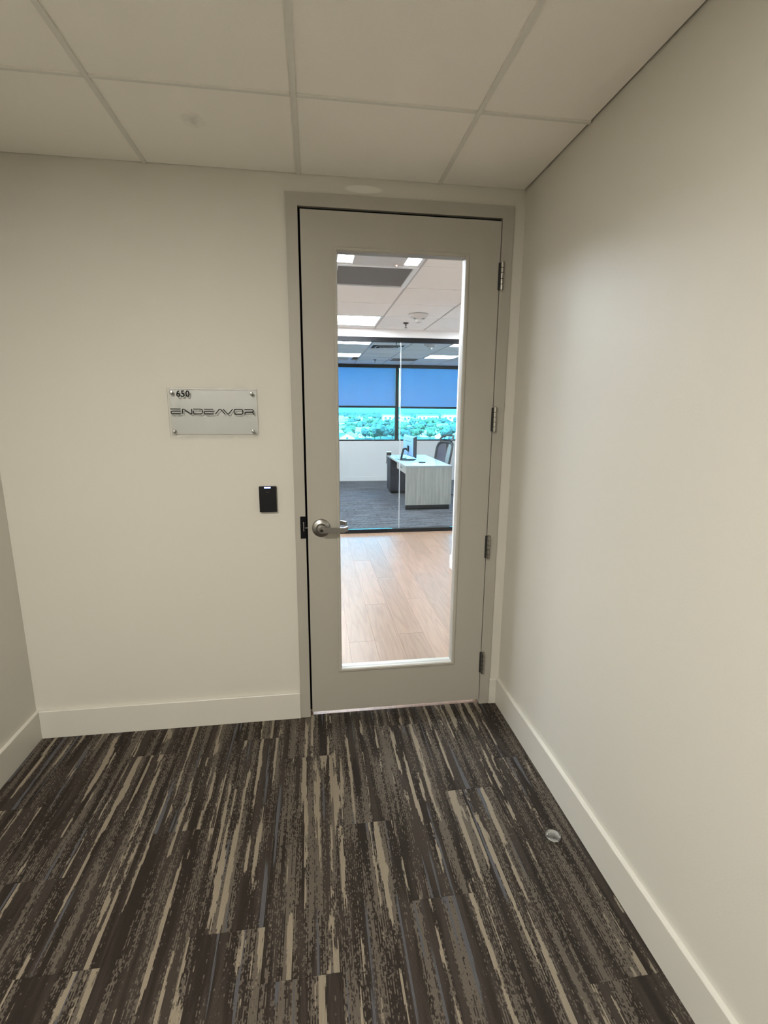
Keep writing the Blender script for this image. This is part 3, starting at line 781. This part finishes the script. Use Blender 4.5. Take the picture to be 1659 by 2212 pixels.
# ------------------------------------------------------------------ desk
def desk_material():
    m, t, b = new_mat('grey_oak_laminate')
    tc = t.nodes.new('ShaderNodeTexCoord'); mp = t.nodes.new('ShaderNodeMapping'); mp.inputs['Scale'].default_value = (38, 38, 2.2)
    t.links.new(tc.outputs['Object'], mp.inputs[0]); f = noise(t, mp.outputs[0], 1.0, 4, .6)
    t.links.new(mix_col(t, smooth(t, f, .3, .72), (.31, .275, .242), (.43, .385, .34)), b.inputs['Base Color']); b.inputs['Roughness'].default_value = .4
    return m
LAM = desk_material()
TOPM = paint('pale_laminate_top', (.33, .33, .33), .30, var=.03, spec=.32)
DX0, DX1, DY0, DY1, DZ = .470, 1.225, 5.33, 7.36, .712
dk = tag(empty('office_desk', ((DX0+DX1)/2, (DY0+DY1)/2, 0)), 'grey woodgrain office desk with a dark far pedestal, behind the glass partition', 'desk')
cxd, cyd = (DX0+DX1)/2, (DY0+DY1)/2
def dbox(name, mat, x0, x1, y0, y1, z0, z1, b=0.0, par=None):
    o = MB().box(x0-cxd, x1-cxd, y0-cyd, y1-cyd, z0, z1, b).build(name, mat, par or dk, smooth=b > 0); return o
dbox('desk_top', TOPM, DX0-.004, DX1+.004, DY0-.004, DY1+.004, DZ-.028, DZ, .002)
dbox('end_panel', LAM, DX0, DX1, DY0, DY0+.03, .078, DZ-.0285, .001)
dbox('plinth', PLINTH, DX0+.008, DX1-.025, DY0+.012, DY0+.045, .0005, .0775)
dr = dbox('pencil_drawer', LAM, DX0+.012, DX0+.034, DY0+.031, 6.25, .575, DZ-.0285, .001)
dbox('drawer_pull', BLACKM, DX0+.004, DX0+.012, 5.72, 5.86, .640, .650, .001, dr)
pd = dbox('pedestal', CHARCOAL, DX0+.014, DX1-.01, 6.95, DY1-.02, .05, DZ-.0285, .002)
dbox('pedestal_side', CHARCOAL, DX0, DX0+.0135, 6.93, DY1, .05, DZ-.0285, .001)
for z0, z1 in ((.07, .36), (.37, .52), (.53, .675)):
    dbox('pedestal_drawer', CHARCOAL, DX0+.03, DX0+.40, 6.934, 6.949, z0, z1, .002)
dbox('pedestal_plinth', PLINTH, DX0+.03, DX1-.03, 6.98, DY1-.03, .0005, .0495)

# monitor
mo = tag(empty('computer_monitor', (.738, 6.350, DZ)), 'flat computer monitor seen from behind on a black stand on the desk', 'monitor')
mo.rotation_euler = (0, 0, math.radians(3.3))
# local: +x = screen side, width along y, near end = -y
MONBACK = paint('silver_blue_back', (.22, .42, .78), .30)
z0, z1 = .064, .432
hy = .405
mb_ = MB()
sec = [(-.014, hy), (-.002, hy), (.006, hy-.002)]
mb_.box(-.004, .008, -hy, hy, z0, z1, .003)
mb_.build('screen_bezel', BLACKP, mo, smooth=True)
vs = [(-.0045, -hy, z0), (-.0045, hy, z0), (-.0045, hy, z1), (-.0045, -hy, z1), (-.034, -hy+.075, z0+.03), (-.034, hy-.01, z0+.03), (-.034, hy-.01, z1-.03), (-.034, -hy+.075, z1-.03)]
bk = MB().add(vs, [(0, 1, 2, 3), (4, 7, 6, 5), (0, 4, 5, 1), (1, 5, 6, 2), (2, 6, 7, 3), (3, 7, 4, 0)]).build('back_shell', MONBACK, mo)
MB().box(-.0355, -.0342, -.16, .23, z1-.105, z1-.097).box(-.0355, -.0342, .02, .03, z1-.24, z1-.15).box(-.0355, -.0342, .10, .108, z1-.24, z1-.15).build('vent_slots', CHARCOAL, bk)
MB().add([(-.0052, -hy-.001, z0), (-.0340, -hy+.074, z0+.029), (-.0340, -hy+.074, z1-.029), (-.0052, -hy-.001, z1), (-.0056, -hy-.0016, z0), (-.0346, -hy+.0735, z0+.029), (-.0346, -hy+.0735, z1-.029), (-.0056, -hy-.0016, z1)],
         [(4, 5, 6, 7), (0, 3, 2, 1), (0, 1, 5, 4), (3, 7, 6, 2)]).build('dark_side_cover', CHARCOAL, bk)
MB().box(.0082, .0092, -hy+.008, hy-.008, z0+.012, z1-.008).build('screen', paint('screen_glass', (.02, .02, .025), .1), mo)
MB().box(-.060, -.0362, -.045, .035, z0+.085, z0+.190, .004).build('mount_bracket', BLACKP, mo, smooth=True)
MB().tube([(-.062, 0, .185), (-.095, 0, .200), (-.125, 0, .190), (-.150, 0, .10), (-.165, 0, .016)], [.017, .019, .020, .018, .020], 10).build('stand_arm', BLACKP, mo, smooth=True)
MB().box(-.215, .105, -.030, .02, .0005, .015, .005).build('stand_foot', BLACKP, mo, smooth=True)
MB().tube([(-.19, .0, .011), (-.10, -.16, .011), (.02, -.23, .010)], [.016, .014, .012], 8, flat=.65).tube([(-.19, .0, .011), (-.10, .16, .011), (-.02, .21, .010)], [.016, .014, .012], 8, flat=.65).build('stand_leg', BLACKP, mo, smooth=True)
MB().tube([(-.04, -.02, .14), (-.07, -.035, .07), (-.12, -.03, .03), (-.20, .05, .008), (-.258, .12, .006)], .0032, 8).build('cable', BLACKP, mo, smooth=True)

def on_desk(name, x, y, label, cat): return tag(empty(name, (x, y, DZ+.0005)), label, cat)
pb = on_desk('power_hub', .495, 7.29, 'small black box with a pale rim on the far left corner of the desk', 'desk hub')
MB().box(-.045, .045, -.03, .03, 0, .060, .004).build('hub_body', BLACKP, pb, smooth=True)
MB().box(-.047, .047, -.032, .032, .0602, .067, .002).build('hub_lid', FIXW, pb, smooth=True)
MB().tube([(-.038, -.031, .02), (-.054, -.07, .005), (-.058, -.08, -.03), (-.048, -.05, -.09), (-.052, .01, -.16)], .006, 8).build('cable', CHARCOAL, pb, smooth=True)
rm = on_desk('remote_control', .835, 5.80, 'small black remote lying on the desk top in front of the monitor', 'remote')
MB().box(-.058, .058, -.022, .022, 0, .018, .004).build('remote_body', BLACKP, rm, smooth=True)
MB().box(-.045, .01, -.013, .013, .0182, .0195, .0005).build('keypad', CHARCOAL, rm)
pm = on_desk('computer_mouse', .66, 5.50, 'flat white computer mouse on the near end of the desk', 'mouse')
mm = MB(); 
mm.lathe([(.052, .0), (.055, .006), (.050, .014), (.032, .020), (.008, .0225)], 28, Matrix.Scale(.7, 4, (0, 1, 0)))
mm.build('mouse_body', FIXW, pm, smooth=True)
MB().box(.018, .036, -.003, .003, .0185, .0225, .001).build('scroll_wheel', CHARCOAL, pm)
pp = on_desk('paper_pad', .575, 7.03, 'blue paper pad at the far end of the desk near the black box', 'paper')
MB().box(-.05, .05, -.07, .07, 0, .004).build('sheet_stack', paint('pale_blue_paper', (.35, .45, .65), .8), pp)
MB().box(-.05, .05, .055, .07, .0042, .0065).build('binding', CHARCOAL, pp)

# ------------------------------------------------------------------ office chair
MESHF = glass('dark_mesh_fabric', (.24, .25, .33), 1.2, .6, .5)
CHP = paint('chair_black_plastic', (.016, .017, .020), .45, .03)
ch = tag(empty('office_chair', (1.162, 6.400, 0), math.radians(22)), 'black mesh-back office chair with a looped headrest tucked behind the desk', 'chair')
def back_x(z): return .245 + (z-.60)*.20
def loop(cz, hz, hy_, nseg, pw_, x_off=0.0, curve=.05, top_scale=1.0, bot_scale=1.0):
    P = []
    for i in range(nseg):
        a = 2*math.pi*i/nseg; ca, sa = math.cos(a), math.sin(a)
        yy = math.copysign(abs(ca)**pw_, ca); zz = math.copysign(abs(sa)**pw_, sa)
        sc = bot_scale + (top_scale-bot_scale)*(zz+1)/2
        z = cz+hz*zz; y = hy_*yy*sc; P.append((back_x(z)+x_off-curve*(yy*sc)**2, y, z))
    return P
fl = loop(.765, .245, .235, 40, .45, top_scale=1.0, bot_scale=.92)
MB().tube(fl, [.022 if abs(q[2]-.765) < .2 else .029 for q in fl], 10, close=True).build('back_frame', CHP, ch, smooth=True)
cen = (back_x(.765)+.005, 0, .765)
n_ = len(fl); vs = [cen] + [(p[0], p[1], p[2]) for p in fl]
vs2 = [(back_x(.765+(p[2]-.765)*.5)-.012*0-.05*(p[1]*.5/.235)**2, p[1]*.5, .765+(p[2]-.765)*.5) for p in fl]
mesh_ = MB().add([cen]+vs2+[tuple(p) for p in fl], [(0, 1+i, 1+(i+1) % n_) for i in range(n_)] + [(1+i, 1+n_+i, 1+n_+(i+1) % n_, 1+(i+1) % n_) for i in range(n_)])
mesh_.build('back_mesh', MESHF, ch, smooth=True)
MB().box(back_x(.93)+.012, back_x(.93)+.040, -.035, .035, .86, 1.02, .006).tube([(back_x(.9)+.03, 0, .93), (back_x(.7)+.075, 0, .72), (.22, 0, .44), (.06, 0, .415)], .026, 10).build('back_spine', CHP, ch, smooth=True)
# headrest: open loop with wings
hl = loop(1.072, .058, .165, 32, .55, .03, .030)
hl = [(x-.05*(abs(y)/.165)**2 + (.030 if z > 1.072 else 0), y, z) for x, y, z in hl]
hr = MB().tube(hl, [.019]*len(hl), 9, close=True).build('headrest_frame', CHP, ch, smooth=True)
MB().tube([(back_x(1.02)+.025, 0, 1.0), (back_x(1.04)+.055, 0, 1.035), (back_x(1.06)+.03, 0, 1.055)], [.022, .028, .018], 8).build('headrest_post', CHP, hr, smooth=True)
c0 = (back_x(1.105)+.035, 0, 1.100)
low = [p for p in hl]
MB().add([c0]+[(p[0], p[1], min(p[2], 1.10)) for p in low], [(0, 1+i, 1+(i+1) % len(low)) for i in range(len(low))]).build('headrest_mesh', MESHF, hr, smooth=True)
st_ = MB(); st_.box(-.25, .22, -.245, .245, .425, .490, .022); st_.build('seat', paint('seat_fabric', (.03, .03, .034), .85, .2, 300), ch, smooth=True)
MB().box(-.10, .10, -.09, .09, .375, .4245, .01).build('seat_plate', CHP, ch, smooth=True)
MB().lathe([(.030, .105), (.030, .24), (.018, .242), (.018, .374)], 18).build('gas_lift', CHP, ch, smooth=True)
MB().lathe([(.052, .065), (.055, .08), (.045, .104)], 20).build('base_hub', CHP, ch, smooth=True)
for k in range(5):
    a = 2*math.pi*k/5 + math.radians(166); R_ = .47; ca, sa = math.cos(a), math.sin(a)
    pts = [(.05, .085), (.15, .100), (.27, .100), (.39, .088), (R_, .064)]
    lg = MB().tube([(r*ca, r*sa, z) for r, z in pts], [.024, .022, .019, .017, .015], 10).build('leg', CHP, ch, smooth=True)
    M = TR(R_*ca, R_*sa, .026, 'Z', a+1.2) @ Matrix.Rotation(math.pi/2, 4, 'Y')
    MB().lathe([(.022, -.024), (.026, -.020), (.026, -.004), (.022, -.002)], 18, M).lathe([(.022, .002), (.026, .004), (.026, .020), (.022, .024)], 18, M).lathe([(.008, -.003), (.008, .003)], 10, M).tube([(R_*ca, R_*sa, .030), (R_*ca, R_*sa, .064)], .007, 8).build('caster', CHP, lg, smooth=True)
for sy in (-1, 1):
    MB().tube([(.06, sy*.245, .445), (.02, sy*.285, .50), (.0, sy*.290, .62)], .017, 8).box(-.13, .11, sy*.29-.04, sy*.29+.04, .62, .648, .01).build('armrest', CHP, ch, smooth=True)

# ------------------------------------------------------------------ the town outside, seen from the sixth floor
GZ = -22.0
def ground_mat():
    m, t, b = new_mat('suburban_ground'); tc = t.nodes.new('ShaderNodeTexCoord')
    f = noise(t, tc.outputs['Object'], .012, 5, .6); g = noise(t, tc.outputs['Object'], .15, 4, .6)
    c = mix_col(t, smooth(t, f, .4, .62), (.035, .048, .034), (.085, .083, .074)); c = mix_col(t, smooth(t, g, .48, .62), c, (.028, .042, .028))
    t.links.new(c, b.inputs['Base Color']); b.inputs['Roughness'].default_value = .95
    return m
gm = MB().add([(-1500, 40, 0), (3500, 40, 0), (3500, 7500, 0), (-1500, 7500, 0)], [(0, 1, 2, 3)]).add([(-1500, 40, -3), (3500, 40, -3), (3500, 7500, -3), (-1500, 7500, -3)], [(3, 2, 1, 0)])
struct(gm.build('ground', ground_mat(), None, (0, 0, GZ)), 'green and sandy suburban ground stretching to the horizon')
def leaf_mat(name, c0_, c1_):
    m, t, b = new_mat(name); tc = t.nodes.new('ShaderNodeTexCoord'); f = noise(t, tc.outputs['Object'], .9, 4, .65)
    t.links.new(mix_col(t, smooth(t, f, .35, .65), c0_, c1_), b.inputs['Base Color']); b.inputs['Roughness'].default_value = .8
    return m
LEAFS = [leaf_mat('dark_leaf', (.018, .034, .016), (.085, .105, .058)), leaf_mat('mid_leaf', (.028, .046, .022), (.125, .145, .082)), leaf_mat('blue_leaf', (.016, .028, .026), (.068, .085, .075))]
BARK = paint('bark', (.16, .12, .09), .9)
def crown_mesh(seed, w, h):
    rnd = random.Random(seed); m = MB()
    for k in range(11):
        a = rnd.uniform(0, 6.28); r = w*.34*math.sqrt(rnd.random()); z = h*(.42+.42*rnd.random())
        if k == 0: r, z = 0, h*.62
        rad = w*rnd.uniform(.20, .30)
        bm = bmesh.new(); bmesh.ops.create_icosphere(bm, subdivisions=2, radius=rad)
        for v in bm.verts:
            v.co *= rnd.uniform(.78, 1.22); v.co.z *= .85; v.co += Vector((r*math.cos(a), r*math.sin(a), z))
        m.bm(bm)
    return m
TREES = []
for v in range(6):
    w, h = (7.5 + 1.0*v, 8.5 + .8*v); me = crown_mesh(100+v, w, h).mesh('crown', LEAFS[v % 3])
    tm = MB().tube([(0, 0, 0), (.1, 0, h*.3), (.0, .1, h*.55)], [.38, .28, .18], 6).tube([(.05, 0, h*.3), (w*.16, .3, h*.55)], [.2, .1], 5).mesh('trunk', BARK); TREES.append((me, tm))
def palm():
    m = MB()
    for k in range(13):
        a = 2*math.pi*k/13 + .2; L = 2.6; prev = None
        for i in range(5):
            t_ = i/4; r = L*t_; z = 9.0+1.1*math.sin(t_*2.2)-1.5*t_*t_; wv = .34*(1-t_)+.06
            p = Vector((r*math.cos(a), r*math.sin(a), z)); n = Vector((-math.sin(a), math.cos(a), 0))*wv
            if prev: m.add([prev[0], prev[1], p+n, p-n, prev[0]+Vector((0, 0, -.06)), prev[1]+Vector((0, 0, -.06)), p+n+Vector((0, 0, -.06)), p-n+Vector((0, 0, -.06))], [(0, 1, 2, 3), (7, 6, 5, 4), (0, 3, 7, 4), (1, 5, 6, 2)])
            prev = (p-n, p+n)
    return m.mesh('fronds', LEAFS[0]), MB().tube([(0, 0, 0), (.12, 0, 4.5), (0, 0, 9.1)], [.24, .17, .16], 7).mesh('trunk', BARK)
PALM = palm()
def put_tree(x, y, v, s, label, group, name='leafy_tree'):
    me, tm = PALM if v == 'palm' else TREES[v]
    r = bpy.data.objects.new(name, None); COL.objects.link(r); r.location = (x, y, GZ); r.scale = (s, s, s); r.rotation_euler = (0, 0, random.uniform(0, 6.28))
    for nm, d in ((('fronds' if v == 'palm' else 'crown'), me), ('trunk', tm)):
        o = bpy.data.objects.new(nm, d); COL.objects.link(o); o.parent = r
    tag(r, label, 'tree', group); return r
ROOFS = [paint('pale_tile_roof', (.30, .28, .27), .8, var=.1), paint('grey_shingle_roof', (.22, .23, .25), .8, var=.1), paint('sand_roof', (.34, .31, .28), .8, var=.1)]
STUCCO = [paint('white_stucco', (.78, .76, .72), .8), paint('tan_stucco', (.66, .60, .52), .8)]
PANE = paint('dark_window_pane', (.04, .06, .09), .15)
def house_meshes(w, d, h, rh, k):
    body = MB().box(-w/2, w/2, -d/2, d/2, 0, h).add([(-w/2, -d/2, h), (-w/2, d/2, h), (-w/2, 0, h+rh-.05), (w/2, -d/2, h), (w/2, d/2, h), (w/2, 0, h+rh-.05)], [(0, 2, 1), (3, 4, 5)]).mesh('house_walls', STUCCO[k % 2])
    e = .7; t = .3
    poly = [(-d/2-e, h-e*rh/(d/2)), (0, h+rh), (d/2+e, h-e*rh/(d/2)), (d/2+e, h-e*rh/(d/2)+t), (0, h+rh+t*1.3), (-d/2-e, h-e*rh/(d/2)+t)]
    roof = MB().prism(poly, -w/2-e, w/2+e, 0).mesh('roof', ROOFS[k % 3])
    wins = []
    for i in range(3):
        x = -w/2 + w*(i+.5)/3
        wins.append(MB().box(x-.7, x+.7, -d/2-.06, -d/2+.02, 1.0, 2.4).mesh('window', PANE))
    wins.append(MB().box(-w/2-.06, -w/2+.02, -.8, .8, h-1.6, h-.2).mesh('window', PANE))
    return body, roof, wins
HS = [house_meshes(15+2*k, 10+k, 3.2+1.3*(k % 2), 2.6+.3*k, k) for k in range(4)]
def put_house(x, y, k, rz, label, group=None, s=1.0):
    b_, rf, ws = HS[k]; r = empty('suburban_house', (x, y, GZ), rz); r.scale = (s, s, s)
    o = bpy.data.objects.new('house_walls', b_); COL.objects.link(o); o.parent = r
    for w in ws: q = bpy.data.objects.new('window', w); COL.objects.link(q); q.parent = o
    q = bpy.data.objects.new('roof', rf); COL.objects.link(q); q.parent = r
    tag(r, label, 'house', group); return r
rg = random.Random(11)
def at(u, dist): return (-.9714 + math.tan(math.atan2(u-829.5, 1085.0) + .1418) * (dist+2.34), dist)
used = []
def free(x, y, rad):
    for a, b_, c in used:
        if (a-x)**2 + (b_-y)**2 < (rad+c)**2: return False
    used.append((x, y, rad)); return True
kindn = ['dark green', 'mid green', 'bluish green']
for u, D, k, rz, s, lb_ in ((752, 400, 2, 1.35, 1.0, 'pale gabled house with a bright roof at the lower left corner of the window view'),
                         (775, 470, 3, .1, 1.0, 'pale low house with a long grey roof above the gabled one on the left'),
                         (748, 545, 1, .2, 1.0, 'white walled house with a small dark window at the left edge of the view'),
                         (790, 440, 0, .5, .9, 'low pale roofed house left of the big tree clump'),
                         (770, 640, 3, -.1, 1.1, 'long pale roof house farther back on the left'),
                         (925, 455, 0, .4, 1.0, 'pale blue-walled house with one dark window among the right trees'),
                         (900, 560, 2, -.2, 1.1, 'sand roofed house beyond the trees right of the mullion'),
                         (965, 430, 2, .9, 1.1, 'broad pale roof just left of the chair headrest at window bottom'),
                         (950, 610, 1, 0, 1.1, 'white house with a flat pale roof in the right window'),
                         (880, 720, 3, 0, 1.2, 'long low pale house in the middle of the right window')):
    x, y = at(u, D)
    if free(x, y, 10*s): put_house(x, y, k, rz, lb_, None, s)
# pale apartment blocks with dark windows on the horizon
def block(u, D, w, h, nwin, label):
    x, y = at(u, D); r = tag(empty('apartment_block', (x, y, GZ)), label, 'building')
    used.append((x, y, w*.62))
    o = MB().box(-w/2, w/2, -9, 9, 0, h).build('block_walls', STUCCO[0], r)
    for i in range(nwin):
        for z in (.28, .66): 
            cx = -w/2+w*(i+.5)/nwin; MB().box(cx-1.8, cx+1.8, -9.1, -8.95, h*z-1.5, h*z+1.7).build('window', PANE, o)
    MB().box(-w/2-1, w/2+1, -10, 10, h+.02, h+1.4).build('roof', ROOFS[1], r)
block(845, 900, 34, 17, 4, 'white apartment block with dark windows on the horizon left of the mullion')
block(872, 930, 20, 15, 3, 'small white block with a dark window on the horizon just right of the joint')
block(922, 940, 40, 16, 5, 'white apartment block with dark windows on the horizon, middle of the right window')
block(974, 880, 34, 18, 4, 'white apartment block with dark windows on the horizon at the right edge')
for n in range(34):
    D = rg.uniform(760, 1480); x, y = at(rg.uniform(715, 1010), D)
    if free(x, y, 13): put_house(x, y, rg.randrange(4), rg.uniform(-.3, .3), 'small pale far house among the distant trees near the horizon', 'far houses by the horizon', 1.2)
cnt = 0
for n in range(4000):
    if cnt >= 72: break
    D = rg.uniform(385, 640); u = rg.uniform(722, 1000); x, y = at(u, D); v = rg.randrange(6)
    if 722 < u < 770 and rg.random() < .75: continue
    sc = rg.uniform(.75, 1.15); side = 'left' if u < 858 else 'right'; row = 'front' if D < 470 else 'second'
    if free(x, y, (7.5+v)*.60*sc):
        put_tree(x, y, v, sc, '%s rounded tree in the %s row of trees seen through the %s window' % (kindn[v % 3], row, side), '%s %s row trees, %s window' % (kindn[v % 3], row, side)); cnt += 1
cnt = 0
for n in range(5000):
    if cnt >= 120: break
    D = rg.uniform(640, 1500); u = rg.uniform(718, 1005); x, y = at(u, D); v = rg.randrange(6)
    sc = rg.uniform(.9, 1.3); side = 'left' if u < 858 else 'right'; row = 'middle distance' if D < 1000 else 'far distance'
    if free(x, y, (7.5+v)*.60*sc):
        put_tree(x, y, v, sc, '%s rounded tree in the %s, seen through the %s window' % (kindn[v % 3], row, side), '%s %s trees, %s window' % (kindn[v % 3], row, side)); cnt += 1
cnt = 0
for u, D, s in ((741, 520, 1.2), (746, 505, 1.0), (782, 430, 1.1), (803, 640, 1.3), (795, 620, 1.2), (836, 420, 1.0), (803, 400, .9), (896, 430, 1.0), (872, 470, 1.1), (761, 420, .9), (812, 520, 1.2), (822, 560, 1.2)):
    x, y = at(u, D)
    if free(x, y, 1.2): put_tree(x, y, 'palm', s, 'tall thin palm tree rising between the houses outside', 'palm trees outside', 'palm_tree')
# far tree belt toward the horizon: nobody could count it
tb = MB(); rg2 = random.Random(5)
for n in range(700):
    D = rg2.uniform(1550, 4200); x, y = at(rg2.uniform(690, 1030), D); r = rg2.uniform(6, 12)
    bm = bmesh.new(); bmesh.ops.create_icosphere(bm, subdivisions=1, radius=r)
    for vv in bm.verts: vv.co *= rg2.uniform(.8, 1.2); vv.co.z *= .7; vv.co += Vector((x, y, r*.5))
    tb.bm(bm)
tbo = tb.build('treeline', LEAFS[2], None, (0, 0, GZ)); tbo['kind'] = 'stuff'; tag(tbo, 'hazy far belt of trees along the horizon', 'trees')
# low blue-grey ridge that closes the view at the horizon
rv_ = []; rg3 = random.Random(3); hv = 70.0
for k in range(61):
    xx = -900 + 70*k; hv = max(62, min(84, hv+rg3.uniform(-5, 5)))
    rv_ += [(xx, 6000, 0), (xx, 6250, hv), (xx, 6700, 0)]
rm_ = MB().add(rv_, [f for k in range(60) for f in ((3*k, 3*k+3, 3*k+4, 3*k+1), (3*k+1, 3*k+4, 3*k+5, 3*k+2))])
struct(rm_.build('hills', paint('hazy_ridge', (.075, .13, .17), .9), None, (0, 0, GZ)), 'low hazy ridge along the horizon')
